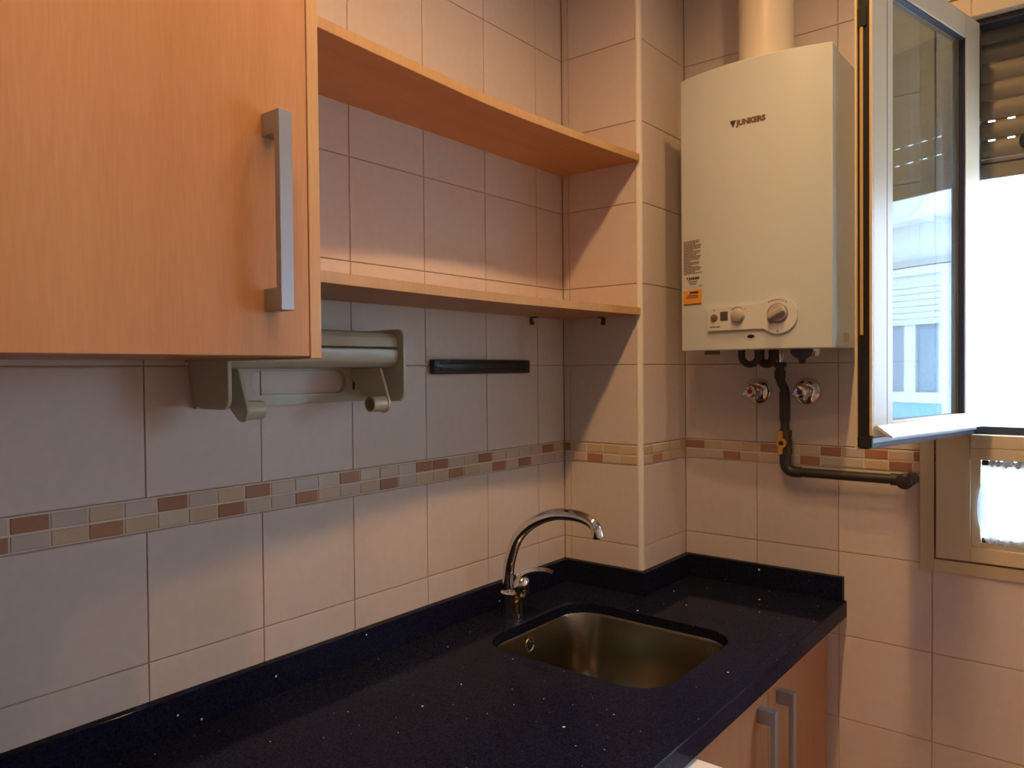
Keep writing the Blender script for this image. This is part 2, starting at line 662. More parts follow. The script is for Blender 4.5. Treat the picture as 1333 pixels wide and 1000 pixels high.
ed = [-1.594 + 0.05 * k for k in range(27)] + [-CY]
pre = [-1.594 - 0.05 * k for k in range(11, 0, -1)]
band(wall_left, ('x', 0), pre + ed, 'GTBLTGBTLBG' + top, 'LBTGLTBGTLT' + bot, pre[0], -CY)
band(column, ('y', -CY), [0.0, 0.022, 0.072, 0.122, 0.172, 0.2225], 'BLTTT', 'GPBLT', 0, 0.2225)
band(column, ('x', CX), [-CY + 0.011, -0.185, -0.135, -0.085, -0.035, 0.0], 'TLTLT', 'PBTPT', -CY + 0.011, 0)
band(wall_back, ('y', 0), [CX, 0.29, 0.34, 0.39, 0.44, 0.49, 0.54, 0.59, 0.64, 0.69, 0.743, 0.794, 0.842],
     'BTTTBLPBGBPB', 'PPBTPLBLLTBP', CX, 0.842)
# rounded white bead on the column corner
bm = B()
pts = [(CX - G, -CY + G)]
for k in range(9):
    a = math.radians(180 + 40 * 0 + 90 * k / 8)
    pts.append((CX - 0.011 + 0.0115 * math.cos(a + math.pi / 2), -CY + 0.011 + 0.0115 * math.sin(a + math.pi / 2)))
pts = [(CX - 0.0112, -CY + G)] + [(CX - 0.0108 + 0.0112 * math.sin(math.radians(10 * k)), -CY + 0.0108 - 0.0112 * math.cos(math.radians(10 * k))) for k in range(10)] + [(CX - G, -CY + 0.0112)]
prism(bm, pts, 2, -0.42, CEIL)
obj('corner_bead', bm, 'trimwhite', column, smooth=50)

# ================================================================ WORKTOP + SINK
ZT, ZS, ZB = -0.318, -0.338, -0.357   # top, underside of the slab, underside of the built-up front edge
SX0, SX1, SY0, SY1 = 0.133, 0.541, -0.752, -0.386
YEND = -2.6
root = thing('worktop', (0.33, -1.2, ZB), 'speckled dark blue quartz worktop with low upstand', 'worktop')
outer = [(0.001, YEND), (0.6276, YEND), (0.6276, -0.001), (CX + 0.001, -0.001), (CX + 0.001, -CY - 0.001), (0.001, -CY - 0.001)]
hole = rrect(SX0, SX1, SY0, SY1, 0.075, 8)
bm = B()
for z in (ZT, ZS):
    ee = []
    for lp in (outer, hole):
        v = [bm.verts.new((x, y, z)) for x, y in lp]
        for i in range(len(v)):
            ee.append(bm.edges.new((v[i], v[(i + 1) % len(v)])))
    bmesh.ops.triangle_fill(bm, use_beauty=True, use_dissolve=False, edges=ee)
bm.verts.ensure_lookup_table()
n1 = len(outer) + len(hole)
for base, ln in ((0, len(outer)), (len(outer), len(hole))):
    for i in range(ln):
        j = (i + 1) % ln
        bm.faces.new((bm.verts[base + i], bm.verts[base + j], bm.verts[n1 + base + j], bm.verts[n1 + base + i]))
slab = obj('slab', bm, 'quartz', root, smooth=30)
mod = slab.modifiers.new('bevel', 'BEVEL')
mod.width = 0.0006
mod.segments = 1
mod.limit_method = 'ANGLE'
mod.angle_limit = math.radians(50)
obj('front_edge', prism(B(), [(0.6278, ZB), (0.6508, ZB), (0.6515, ZB + 0.0007), (0.6515, ZT - 0.0015), (0.6500, ZT), (0.6278, ZT)], 1, YEND, -0.001), 'quartz', root)
S, SH = 0.018, -0.2605
for a in ((0.001, S, YEND, -CY - 0.001), (S, CX + S, -CY - S, -CY - 0.001), (CX + 0.001, CX + S, -CY - 0.001, -0.001), (CX + S, 0.646, -S, -0.001)):
    obj('upstand', box(B(), a[0], a[1], a[2], a[3], ZT + 0.0005, SH, 0.0004), 'quartz', root)

root = thing('sink', (0.337, -0.569, -0.53), 'brushed steel basin set under the blue quartz worktop', 'sink')
bm = B()
prof = [(-0.012, ZS - 0.0006), (0.004, ZS - 0.0006), (0.006, ZS - 0.006), (0.010, -0.46), (0.016, -0.495), (0.030, -0.515), (0.055, -0.523), (0.12, -0.526)]
rings = []
for ins, z in prof:
    r = max(0.075 - ins * 0.6, 0.02)
    rings.append([bm.verts.new((x, y, z)) for x, y in rrect(SX0 + ins, SX1 - ins, SY0 + ins, SY1 - ins, r, 8)])
for a, b in zip(rings, rings[1:]):
    for k in range(len(a)):
        bm.faces.new((a[k], a[(k + 1) % len(a)], b[(k + 1) % len(a)], b[k]))
bm.faces.new(rings[-1])
o = obj('basin', bm, 'steel', root, smooth=60)
mod = o.modifiers.new('sheet', 'SOLIDIFY')
mod.thickness = 0.001
mod.offset = -1
bm = lathe(B(), (0.337, -0.569, -0.528), (0, 0, 1), [(0, 0.042), (0.004, 0.042), (0.004, 0.03), (0.001, 0.012)], 24)
obj('drain', bm, 'chrome', root, smooth=40)
bm = lathe(B(), (SX0 + 0.005, -0.586, -0.368), (1, 0, 0), [(0, 0.0165), (0.004, 0.0165), (0.0052, 0.013), (0.003, 0.0115)], 20)
ov = obj('overflow', bm, 'chrome', root, smooth=40)
bm = B()
for k in range(3):
    a = 2 * math.pi * k / 3 + 0.5
    lathe(bm, (SX0 + 0.0075, -0.586 + 0.0062 * math.cos(a), -0.368 + 0.0062 * math.sin(a)), (1, 0, 0), [(0, 0.0052), (0.0018, 0.0052)], 10)
obj('overflow_hole', bm, 'black', ov)

# ---------------------------------------------------------------- tap
FX, FY = 0.082, -0.576
root = thing('kitchen_tap', (FX, FY, ZT), 'chrome swan neck mixer tap behind the sink', 'tap')
bm = lathe(B(), (FX, FY, ZT), (0, 0, 1), [(0, 0.0242), (0.002, 0.0244), (0.030, 0.0235), (0.046, 0.0245), (0.049, 0.0255), (0.056, 0.0255), (0.058, 0.023)], 32)
obj('body', bm, 'chrome', root, smooth=40)
sp = [(x, FY, z) for x, z in ((0.0715, -0.272), (0.0713, -0.240), (0.0745, -0.200), (0.0926, -0.1493), (0.1184, -0.1163), (0.1533, -0.0914),
                              (0.1975, -0.0735), (0.2362, -0.0683), (0.2707, -0.0693), (0.2970, -0.0770), (0.3100, -0.0895), (0.3135, -0.1010))]
pth = smooth_path(sp, 6)
spout = obj('spout', tube(B(), pth, [0.0135 - 0.0018 * i / (len(pth) - 1) for i in range(len(pth))], 18), 'chrome', root, smooth=50)
d = (pth[-1] - pth[-2]).normalized()
bm = lathe(B(), pth[-1] - d * 0.012, d, [(0, 0.0118), (0.001, 0.0134), (0.016, 0.0138), (0.019, 0.0132), (0.019, 0.010), (0.0215, 0.009), (0.020, 0.004)], 20)
obj('aerator', bm, 'chrome', spout, smooth=40)
cb = Vector((FX + 0.017, FY + 0.006, -0.266))
bm = lathe(B(), cb, (0.25, 0.05, 1), [(0, 0.0165), (0.006, 0.0185), (0.026, 0.0185), (0.038, 0.0145), (0.044, 0.006)], 22)
cart = obj('cartridge', bm, 'chrome', root, smooth=45)
lv = smooth_path([(0.099, FY + 0.008, -0.2305), (0.1175, FY + 0.012, -0.2165), (0.1400, FY + 0.015, -0.2075), (0.1650, FY + 0.018, -0.2040), (0.1830, FY + 0.020, -0.2065)], 5)
bm = tube(B(), lv, [0.0115 - 0.0065 * (i / (len(lv) - 1)) for i in range(len(lv))], 12)
for v in bm.verts:
    v.co.z = -0.2165 + (v.co.z + 0.2165) * 0.92
obj('lever', bm, 'chrome', cart, smooth=50)

# ================================================================ LOWER CABINET + WASHER
DX = 0.606


def pull(parent, x, y, z0, z1, w=0.019, stand=0.036, axis='z'):
    bm = B()
    box(bm, x + stand - 0.010, x + stand, y - w / 2, y + w / 2, z0, z1, 0.0008)
    h = obj('handle', bm, 'satin', parent)
    for a, b in ((z0, z0 + 0.028), (z1 - 0.028, z1)):
        obj('handle_foot', box(B(), x + 0.0005, x + stand - 0.0098, y - w / 2 + 0.0003, y + w / 2 - 0.0003, a, b, 0.0005), 'satin', h)
    return h


root = thing('sink_cabinet', (0.3, -0.4, FLOOR), 'beech sink cabinet under the end of the worktop', 'cabinet')
bm = B()
for y in (-0.020, -0.800):
    box(bm, 0.03 if y < -0.5 else CX + 0.03, 0.585, y - 0.008, y + 0.010, FLOOR + 0.10, ZS - 0.002)
box(bm, 0.03, 0.585, -0.79, -0.27, FLOOR + 0.10, FLOOR + 0.118)
box(bm, CX + 0.03, 0.585, -0.27, -0.03, FLOOR + 0.10, FLOOR + 0.118)
obj('carcass', bm, 'carcass', root)
obj('plinth', box(B(), 0.53, 0.545, -0.80, -0.012, FLOOR, FLOOR + 0.10), 'wood_v', root)
for y0, y1, hy in ((-0.3975, -0.004, -0.345), (-0.800, -0.4010, -0.452)):
    dd = obj('door', box(B(), 0.5855, DX, y0, y1, FLOOR + 0.105, ZB - 0.006, 0.0008), 'wood_v', root)
    pull(dd, DX, hy, -0.672, -0.427)

root = thing('washing_machine', (0.38, -1.13, FLOOR), 'white washing machine corner under the worktop edge', 'appliance')
bm = B()
prism(bm, rrect(0.08, 0.735, -1.425, -0.824, 0.012, 4), 2, FLOOR + 0.015, -0.39)
wb = obj('body', bm, 'white_app', root, smooth=40)
bm = B()
prism(bm, rrect(0.08, 0.742, -1.425, -0.8235, 0.012, 4), 2, -0.388, -0.364)
obj('lid', bm, 'white_app', root, smooth=40)
bm = lathe(B(), (0.735, -1.125, -0.82), (1, 0, 0), [(0, 0.17), (0.015, 0.165), (0.025, 0.14), (0.02, 0.12), (0.005, 0.1)], 32)
obj('door', bm, 'knob', root, smooth=40)
bm = lathe(B(), (0.735, -0.93, -0.47), (1, 0, 0), [(0, 0.03), (0.02, 0.027), (0.022, 0.02)], 24)
obj('dial', bm, 'knob', root, smooth=40)
for x in (0.13, 0.68):
    for y in (-1.37, -0.88):
        obj('foot', lathe(B(), (x, y, FLOOR), (0, 0, 1), [(0, 0.02), (0.015, 0.02)], 12), 'black', root)

# ================================================================ WALL CABINET
CZ0, CZ1 = 0.2605, 0.965
CYR = -1.2797
root = thing('wall_cabinet', (0.16, -1.58, CZ0), 'beech wall cabinet with an aluminium bar handle', 'cabinet')
bm = B()
box(bm, 0.002, 0.309, -1.88, -1.2985, CZ0 + 0.003, CZ0 + 0.019)
box(bm, 0.002, 0.309, -1.88, -1.2985, CZ1 - 0.016, CZ1)
box(bm, 0.002, 0.309, -1.898, -1.882, CZ0 + 0.003, CZ1)
box(bm, 0.002, 0.008, -1.88, -1.2985, CZ0 + 0.02, CZ1 - 0.02)
obj('carcass', bm, 'wood_v', root)
obj('end_panel', box(B(), 0.002, 0.3305, -1.2975, CYR, CZ0, CZ1, 0.0008), 'wood_edge', root)
dd = obj('door', box(B(), 0.3105, 0.330, -1.895, -1.2990, CZ0 + 0.003, CZ1 - 0.002, 0.0008), 'wood_v', root)
pull(dd, 0.330, -1.3565, 0.3185, 0.5625, stand=0.037)


# ================================================================ SHELVES
def shelf(z0, z1, depth_pts, label):
    pts = [(0.001, CYR + 0.001), (0.001, -CY - 0.001)]
    front = smooth_path([(x, y, 0) for x, y in depth_pts], 6)
    poly = pts + [(p.x, p.y) for p in front]
    root = thing('shelf', (0.11, -0.76, z0), label, 'shelf', 'beech shelves')
    obj('board', prism(B(), poly, 2, z0, z1), 'wood_h', root, smooth=30)
    # edge banding along the curved front
    bm = B()
    prev = None
    for p in front:
        q = [bm.verts.new((p.x + a, p.y, z)) for a, z in ((0.0002, z0 + 0.0003), (0.0012, z0 + 0.0003), (0.0012, z1 - 0.0003), (0.0002, z1 - 0.0003))]
        if prev:
            for k in range(4):
                bm.faces.new((prev[k], q[k], q[(k + 1) % 4], prev[(k + 1) % 4]))
        else:
            bm.faces.new(q)
        prev = q
    bm.faces.new(prev)
    obj('edge_band', bm, 'wood_edge', root, smooth=30)
    return root


shelf(0.757, 0.7745, [(0.2325, -0.2465), (0.2135, -0.52), (0.2045, -0.76), (0.2125, -0.98), (0.229, -1.2787)],
      'upper beech shelf with a curved front edge, between cabinet and column')
shelf(0.3775, 0.3955, [(0.2325, -0.2465), (0.2125, -0.52), (0.2040, -0.76), (0.2125, -0.98), (0.231, -1.2787)],
      'lower beech shelf with a curved front edge, above the black magnetic strip')
for loc, ax, lab in (((0.0, -0.389), 'x', 'small dark shelf support on the wall above the magnetic strip'),
                     ((0.1266, -CY), 'y', 'small dark shelf support on the column face')):
    bm = B()
    if ax == 'x':
        x, y = loc
        box(bm, x + 0.0008, x + 0.004, y - 0.006, y + 0.006, 0.357, 0.3765, 0.001)
        box(bm, x + 0.004, x + 0.022, y - 0.006, y + 0.006, 0.374, 0.3768, 0.0008)
        tube(bm, [(x + 0.003, y, 0.362), (x + 0.009, y, 0.362)], 0.0045, 10)
    else:
        x, y = loc
        box(bm, x - 0.006, x + 0.006, y - 0.004, y - 0.0008, 0.357, 0.3765, 0.001)
        box(bm, x - 0.006, x + 0.006, y - 0.022, y - 0.004, 0.374, 0.3768, 0.0008)
        tube(bm, [(x, y - 0.003, 0.362), (x, y - 0.009, 0.362)], 0.0045, 10)
    tag(obj('shelf_support', bm, 'darkmetal'), lab, 'bracket', 'shelf supports')

# ================================================================ MAGNETIC KNIFE STRIP
root = thing('magnetic_strip', (0.0, -0.592, 0.235), 'long black magnetic knife strip on the tiled wall', 'knife rack')
obj('body', box(B(), 0.0008, 0.017, -0.752, -0.414, 0.2355, 0.268, 0.004, 2), 'black', root, smooth=40)
for z in (0.243, 0.2575):
    obj('magnet_bar', box(B(), 0.0165, 0.019, -0.735, -0.431, z, z + 0.0055, 0.0008), 'gasket', root)
for y in (-0.743, -0.423):
    obj('screw', lathe(B(), (0.0165, y, 0.252), (1, 0, 0), [(0, 0.003), (0.0012, 0.003), (0.0018, 0.0015)], 10), 'darkmetal', root)

# ================================================================ ROLL DISPENSER
root = thing('paper_roll_dispenser', (0.0, -1.107, 0.165), 'beige plastic kitchen roll dispenser on the wall under the cabinet', 'dispenser')
# end plates (profiles in x,z)
def hull(pts):
    pts = sorted(set((round(x, 5), round(y, 5)) for x, y in pts))

    def half(ps):
        h = []
        for p in ps:
            while len(h) > 1 and (h[-1][0] - h[-2][0]) * (p[1] - h[-2][1]) - (h[-1][1] - h[-2][1]) * (p[0] - h[-2][0]) <= 0:
                h.pop()
            h.append(p)
        return h[:-1]
    return half(pts) + half(pts[::-1])


def disc(cx, cz, r, n=20):
    return [(cx + r * math.cos(2 * math.pi * k / n), cz + r * math.sin(2 * math.pi * k / n)) for k in range(n)]


ep = hull([(0.001, 0.322), (0.001, 0.245)] + disc(0.099, 0.304, 0.018) + disc(0.099, 0.2045, 0.018) + disc(0.037, 0.2105, 0.024))
for y0, y1 in ((-1.291, -1.284), (-0.935, -0.928)):
    o = obj('end_plate', prism(B(), ep, 1, y0, y1), 'beige', root)
    md = o.modifiers.new('bevel', 'BEVEL')
    md.width = 0.0018
    md.segments = 2
    md.limit_method = 'ANGLE'
    md.angle_limit = math.radians(50)
# two stacked lids
lid1 = [(0.004, 0.317), (0.078, 0.317), (0.093, 0.3135), (0.101, 0.305), (0.1035, 0.2885), (0.098, 0.2870), (0.004, 0.287)]
lid2 = [(0.004, 0.2855), (0.1, 0.2855), (0.104, 0.2835), (0.105, 0.272), (0.101, 0.260), (0.090, 0.2525), (0.07, 0.2495), (0.004, 0.2495)]
for nm, pr in (('upper_lid', lid1), ('lower_lid', lid2)):
    o = obj(nm, prism(B(), pr, 1, -1.2835, -0.9355), 'beige', root, smooth=35)
    md = o.modifiers.new('bevel', 'BEVEL')
    md.width = 0.0012
    md.segments = 2
    md.limit_method = 'ANGLE'
# back plate with a long slot
bm = B()
oo = [(-1.2835, 0.186), (-0.9355, 0.186), (-0.9355, 0.249), (-1.2835, 0.249)]
ho = rrect(-1.185, -0.985, 0.2035, 0.2445, 0.018, 6)
for x in (0.001, 0.012):
    ee = []
    for lp in (oo, ho):
        v = [bm.verts.new((x, y, z)) for y, z in lp]
        for i in range(len(v)):
            ee.append(bm.edges.new((v[i], v[(i + 1) % len(v)])))
    bmesh.ops.triangle_fill(bm, use_beauty=True, edges=ee)
bm.verts.ensure_lookup_table()
n1 = len(oo) + len(ho)
for base, ln in ((0, len(oo)), (len(oo), len(ho))):
    for i in range(ln):
        j = (i + 1) % ln
        bm.faces.new((bm.verts[base + i], bm.verts[base + j], bm.verts[n1 + base + j], bm.verts[n1 + base + i]))
bp = obj('back_plate', bm, 'beige', root, smooth=35)
obj('screw_slot', prism(B(), [(y, z) for y, z in rrect(-0.970, -0.965, 0.208, 0.226, 0.0024, 4)], 0, 0.0115, 0.0126), 'beige_d', bp)
# two arms with short pegs
arm = hull([(0.004, 0.249), (0.004, 0.236), (0.097, 0.249)] + disc(0.103, 0.184, 0.0178))
for y0, y1, sgn in ((-1.262, -1.256, 1), (-0.975, -0.969, -1)):
    a = obj('arm', prism(B(), arm, 1, y0, y1), 'beige', root)
    md = a.modifiers.new('bevel', 'BEVEL')
    md.width = 0.0018
    md.segments = 2
    md.limit_method = 'ANGLE'
    md.angle_limit = math.radians(50)
    ys_ = y1 if sgn > 0 else y0
    obj('peg', lathe(B(), (0.103, ys_, 0.184), (0, sgn, 0), [(0, 0.0155), (0.030, 0.0145), (0.0305, 0.0125), (0.008, 0.012)], 22), 'beige', a, smooth=40)

# ================================================================ WATER HEATER
BX0, BX1, BZ0, BZ1 = 0.3195, 0.6755, 0.2855, 0.945
BC, BH = (BX0 + BX1) / 2, (BX1 - BX0) / 2


def bow_y(x):
    u = max(-1, min(1, (x - BC) / BH))
    return -0.195 - 0.031 * (1 - u * u)


def bow(bm, step=0.012):
    """wrap a flat front-plate mesh (y = 0 is the cover surface) round the bowed cover"""
    x = BX0 + step
    while x < BX1:
        bmesh.ops.bisect_plane(bm, geom=bm.verts[:] + bm.edges[:] + bm.faces[:], plane_co=(x, 0, 0), plane_no=(1, 0, 0))
        x += step
    for v in bm.verts:
        v.co.y += bow_y(v.co.x)
    return bm


heater = thing('gas_water_heater', (BC, 0, BZ0), 'white wall mounted gas water heater with bowed front', 'water heater')
obj('casing', box(B(), BX0 + 0.002, BX1 - 0.002, -0.185, -0.0015, BZ0 + 0.002, BZ1 - 0.002, 0.002), 'enamel', heater)
N = 28
poly = [(BX0, -0.165)] + [(BX0 + (BX1 - BX0) * k / N, bow_y(BX0 + (BX1 - BX0) * k / N)) for k in range(N + 1)] + [(BX1, -0.165)]
cover = obj('front_cover', prism(B(), poly, 2, BZ0, BZ1), 'enamel', heater, smooth=30)
md = cover.modifiers.new('bevel', 'BEVEL')
md.width = 0.002
md.segments = 2
md.limit_method = 'ANGLE'
md.angle_limit = math.radians(40)
# control panel: a bar that runs into a disc
kc, kz, kr = 0.5665, 0.3610, 0.0415
pp = [(0.4020, 0.3310), (0.3995, 0.335), (0.3975, 0.383), (0.400, 0.386)]
a0 = math.pi - math.asin(min(1, (0.388 - kz) / kr))
a1 = math.pi + math.asin(min(1, (kz - 0.3315) / kr))
n_ = 40
t0, t1 = a0, a1 - 2 * math.pi
pp += [(kc + kr * math.cos(t0 + (t1 - t0) * k / n_), kz + kr * math.sin(t0 + (t1 - t0) * k / n_)) for k in range(n_ + 1)]
cp = obj('control_panel', bow(prism(B(), pp, 1, -0.006, -0.0002)), 'panel', heater, smooth=30)
md = cp.modifiers.new('bevel', 'BEVEL')
md.width = 0.0014
md.segments = 2
md.limit_method = 'ANGLE'
md.angle_limit = math.radians(50)


def front_lathe(x, z, prof, m, parent, name, seg=28, lift=0.006):
    return obj(name, lathe(B(), (x, bow_y(x) - lift, z), (0, -1, 0), prof, seg), m, parent, smooth=40)


front_lathe(0.4180, 0.3615, [(0, 0.0085), (0.003, 0.0082), (0.004, 0.006)], 'print2', heater, 'button')
kb = front_lathe(0.4775, 0.3635, [(0, 0.0165), (0.002, 0.0165), (0.003, 0.0150), (0.009, 0.0138), (0.011, 0.011)], 'knob', heater, 'small_knob')
# big knob in its D-shaped well
bm = B()
wl = [(kc - 0.0195 + 0.0 * k, kz - 0.014 + 0.026 * k) for k in range(2)]
wl = [(kc + 0.0225 * math.cos(math.radians(a)), kz + 0.003 + 0.0225 * math.sin(math.radians(a))) for a in range(-110, 171, 10)] + [(kc - 0.022, kz - 0.010), (kc - 0.017, kz - 0.0195)]
obj('knob_well', bow(prism(B(), wl, 1, -0.0072, -0.0062), 0.02), 'knob_d', heater)
kb = front_lathe(kc + 0.001, kz + 0.004, [(0, 0.0195), (0.005, 0.019), (0.006, 0.018)], 'knob', heater, 'large_knob', lift=0.007)
bm = B()
box(bm, -0.019, 0.019, -0.014, 0, -0.0058, 0.0058, 0.002)
for v in bm.verts:
    x, z = v.co.x, v.co.z
    a = math.radians(24)
    v.co = Vector((kc + 0.001 + x * math.cos(a) - z * math.sin(a), v.co.y + bow_y(kc) - 0.0128, kz + 0.004 + x * math.sin(a) + z * math.cos(a)))
obj('grip', bm, 'knob', kb)
obj('display', bow(box(B(), 0.4335, 0.4525, -0.0068, -0.006, 0.3535, 0.3745)), 'display', heater)
# printed scales above the knobs and marks


def arc_print(cx, cz, r, a0, a1, w, name):
    bm = B()
    pts_o, pts_i = [], []
    for k in range(13):
        a = math.radians(a0 + (a1 - a0) * k / 12)
        ww = w * (0.35 + 0.65 * k / 12)
        pts_o.append((cx + (r + ww) * math.cos(a), cz + (r + ww) * math.sin(a)))
        pts_i.append((cx + r * math.cos(a), cz + r * math.sin(a)))
    for k in range(12):
        prism(bm, [pts_i[k], pts_i[k + 1], pts_o[k + 1], pts_o[k]], 1, -0.0066, -0.006)
    for v in bm.verts:
        v.co.y += bow_y(v.co.x)
    return obj(name, bm, 'print2', heater)


arc_print(0.4775, 0.3635, 0.0188, 45, 135, 0.002, 'scale_mark')
arc_print(kc + 0.0, kz + 0.002, 0.0315, 62, 118, 0.0016, 'scale_mark')
for x, z, r in ((kc - 0.0185, kz + 0.029, 0.0018), (kc + 0.0185, kz + 0.0285, 0.0015), (kc, kz - 0.036, 0.002), (0.4610, 0.3790, 0.0012), (0.4945, 0.3785, 0.0012), (0.4175, 0.3790, 0.0018)):
    obj('scale_dot', lathe(B(), (x, bow_y(x) - 0.006, z), (0, -1, 0), [(0, r), (0.0006, r)], 8), 'print2', heater)


def front_text(body, x, z, size, width, m, name, parent, bold=0.0, lift=0.0003):
    bm = text_bm(body, size, width, bold, 0.0002)
    for v in bm.verts:
        px, pz, d_ = x + v.co.x, z + v.co.y, v.co.z
        v.co = Vector((px, bow_y(px) - lift - 0.0002 - d_, pz))
    return obj(name, bm, m, parent)


front_text('JUNKERS', 0.4715, 0.7985, 0.0165, 0.0690, 'print2', 'logo_lettering', heater, 0.0012)
bm = prism(B(), [(0.4575, 0.8120), (0.4725, 0.8120), (0.4650, 0.7950)], 1, -0.0008, -0.0002)
obj('logo_triangle', bow(bm), 'print', heater)
bm = B()
for xa, xb in ((0.4060, 0.4165), (0.4172, 0.4225), (0.4240, 0.4330)):
    box(bm, xa, xb, -0.0066, -0.006, 0.3388, 0.3412)
o = obj('panel_print', bow(bm), 'print2', heater)
o['kind'] = 'stuff'
# status window under the panel
bm = B()
bm_pts = [(0.506 + 0.012 * math.cos(math.radians(a)), 0.3165 + 0.0075 * math.sin(math.radians(a))) for a in range(0, 360, 15)]
obj('viewing_cup', bow(prism(B(), bm_pts, 1, -0.0012, -0.0001), 0.02), 'panel', heater)
bm_pts = [(0.506 + 0.0085 * math.cos(math.radians(a)), 0.3150 + 0.0042 * math.sin(math.radians(a))) for a in range(0, 360, 15)]
obj('viewing_hole', bow(prism(B(), bm_pts, 1, -0.0016, -0.0011), 0.02), 'black', heater)
# instruction label: pale film, rows of small print, emblem
obj('instruction_label', bow(box(B(), 0.3265, 0.3835, -0.0005, -0.0001, 0.4390, 0.5560)), 'paper', heater)
bm = B()
random.seed(4)
z = 0.5510
k = 0
while z > 0.4700:
    w = random.uniform(0.045, 0.0535) if (k % 7) not in (2, 6) else random.uniform(0.018, 0.04)
    x = 0.3280
    while x < 0.3280 + w:
        l_ = random.uniform(0.003, 0.009)
        x2 = min(x + l_, 0.3280 + w)
        box(bm, x, x2, -0.0009, -0.0005, z - 0.0011, z + 0.0011)
        x = x2 + 0.0009
    z -= 0.0037
    k += 1
for zz, xa, xb in ((0.4535, 0.3405, 0.3690), (0.4500, 0.3435, 0.3655), (0.4465, 0.3455, 0.3640), (0.4415, 0.3720, 0.3825)):
    box(bm, xa, xb, -0.0009, -0.0005, zz - 0.0008, zz + 0.0008)
bow(bm)
o = obj('small_print', bm, 'print2', heater)
o['kind'] = 'stuff'
front_text('JUNKERS', 0.3420, 0.4580, 0.0080, 0.0320, 'print', 'label_lettering', heater, 0.0006, 0.0006)
obj('label_triangle', bow(prism(B(), [(0.3355, 0.4645), (0.3415, 0.4645), (0.3385, 0.4575)], 1, -0.0009, -0.0005)), 'print', heater)
obj('orange_label', bow(box(B(), 0.3265, 0.3810, -0.0005, -0.0001, 0.3965, 0.4335)), 'orange', heater)
bm = B()
for zz, xa, xb in ((0.4195, 0.3380, 0.3690), (0.4150, 0.3350, 0.3700)):
    box(bm, xa, xb, -0.0009, -0.0005, zz - 0.0012, zz + 0.0012)
box(bm, 0.3270, 0.3790, -0.0009, -0.0005, 0.3970, 0.4005)
bow(bm)
obj('orange_label_print', bm, 'print2', heater)
front_text('JUNKERS', 0.3450, 0.4245, 0.0065, 0.0265, 'print', 'orange_label_lettering', heater, 0.0005, 0.0006)
# little plate on the right flank
obj('side_sticker', box(B(), BX1 - 0.0019, BX1 - 0.0012, -0.105, -0.065, 0.300, 0.322), 'knob', heater)
# connections underneath
HB = BZ0 + 0.002
con = smooth_path([(0.435, -0.105, HB), (0.436, -0.105, 0.2655), (0.448, -0.105, 0.2535), (0.464, -0.105, 0.2535), (0.475, -0.105, 0.265), (0.476, -0.105, HB)], 5)
obj('water_hose', tube(B(), con, 0.0085, 12), 'hose', heater, smooth=50)
con = smooth_path([(0.470, -0.075, HB), (0.471, -0.075, 0.264), (0.480, -0.075, 0.254), (0.492, -0.075, 0.254), (0.501, -0.075, 0.264), (0.502, -0.075, HB)], 5)
obj('water_hose', tube(B(), con, 0.0105, 12), 'hose', heater, smooth=50)
bm = lathe(B(), (0.575, -0.085, HB), (0, 0, -1), [(0, 0.027), (0.010, 0.027), (0.018, 0.020), (0.022, 0.012), (0.026, 0.008), (0.035, 0.0075), (0.036, 0.004)], 20)
obj('drain_cap', bm, 'bluecap', heater, smooth=40)
bm = lathe(B(), (0.605, -0.085, HB), (0, 0, -1), [(0, 0.011), (0.014, 0.011), (0.018, 0.008)], 14)
obj('water_fitting', bm, 'chrome', heater, smooth=40)
obj('label_tab', box(B(), 0.345, 0.385, -0.12, -0.118, HB - 0.010, HB), 'print2', heater)
# gas supply union
bm = lathe(B(), (0.508, -0.045, HB), (0, 0, -1), [(0, 0.008), (0.008, 0.008), (0.009, 0.0125), (0.022, 0.0125), (0.023, 0.009), (0.030, 0.009)], 6 * 4)
obj('gas_union', bm, 'chrome', heater, smooth=30)

# flue pipe
flue = thing('flue_pipe', (0.503, -0.118, BZ1), 'cream painted flue pipe rising from the water heater', 'flue pipe')
obj('pipe', lathe(B(), (0.503, -0.118, BZ1 + 0.012), (0, 0, 1), [(0, 0.0625), (CEIL - BZ1 - 0.013, 0.0625)], 40), 'flue', flue, smooth=40)
obj('collar', lathe(B(), (0.503, -0.118, BZ1 - 0.0015), (0, 0, 1), [(0, 0.060), (0.0135, 0.060)], 40), 'knob', flue, smooth=40)

# ---------------------------------------------------------------- gas pipe
gp = thing('gas_pipe', (0.516, -0.04, -0.012), 'dark gas pipe with yellow levered valve running from heater to wall', 'pipe')
GY = -0.040
pts = smooth_path([(0.508, GY - 0.004, 0.256), (0.508, GY - 0.004, 0.222), (0.509, GY - 0.003, 0.210), (0.5165, GY, 0.192), (0.518, GY, 0.178), (0.518, GY, 0.084)], 5)
obj('riser', tube(B(), pts, 0.0108, 16), 'gaspipe', gp, smooth=50)
bm = B()
lathe(bm, (0.508, GY - 0.004, 0.257), (0, 0, -1), [(0, 0.012), (0.001, 0.0155), (0.012, 0.0155), (0.013, 0.012)], 6)
lathe(bm, (0.508, GY - 0.004, 0.236), (0, 0, -1), [(0, 0.0135), (0.020, 0.0135)], 16)
obj('union_nut', bm, 'gaspipe', gp, smooth=30)
obj('sleeve', lathe(B(), (0.518, GY, 0.185), (0, 0, -1), [(0, 0.0118), (0.001, 0.0130), (0.070, 0.0130), (0.072, 0.0115)], 18), 'gaspipe', gp, smooth=40)
bm = B()
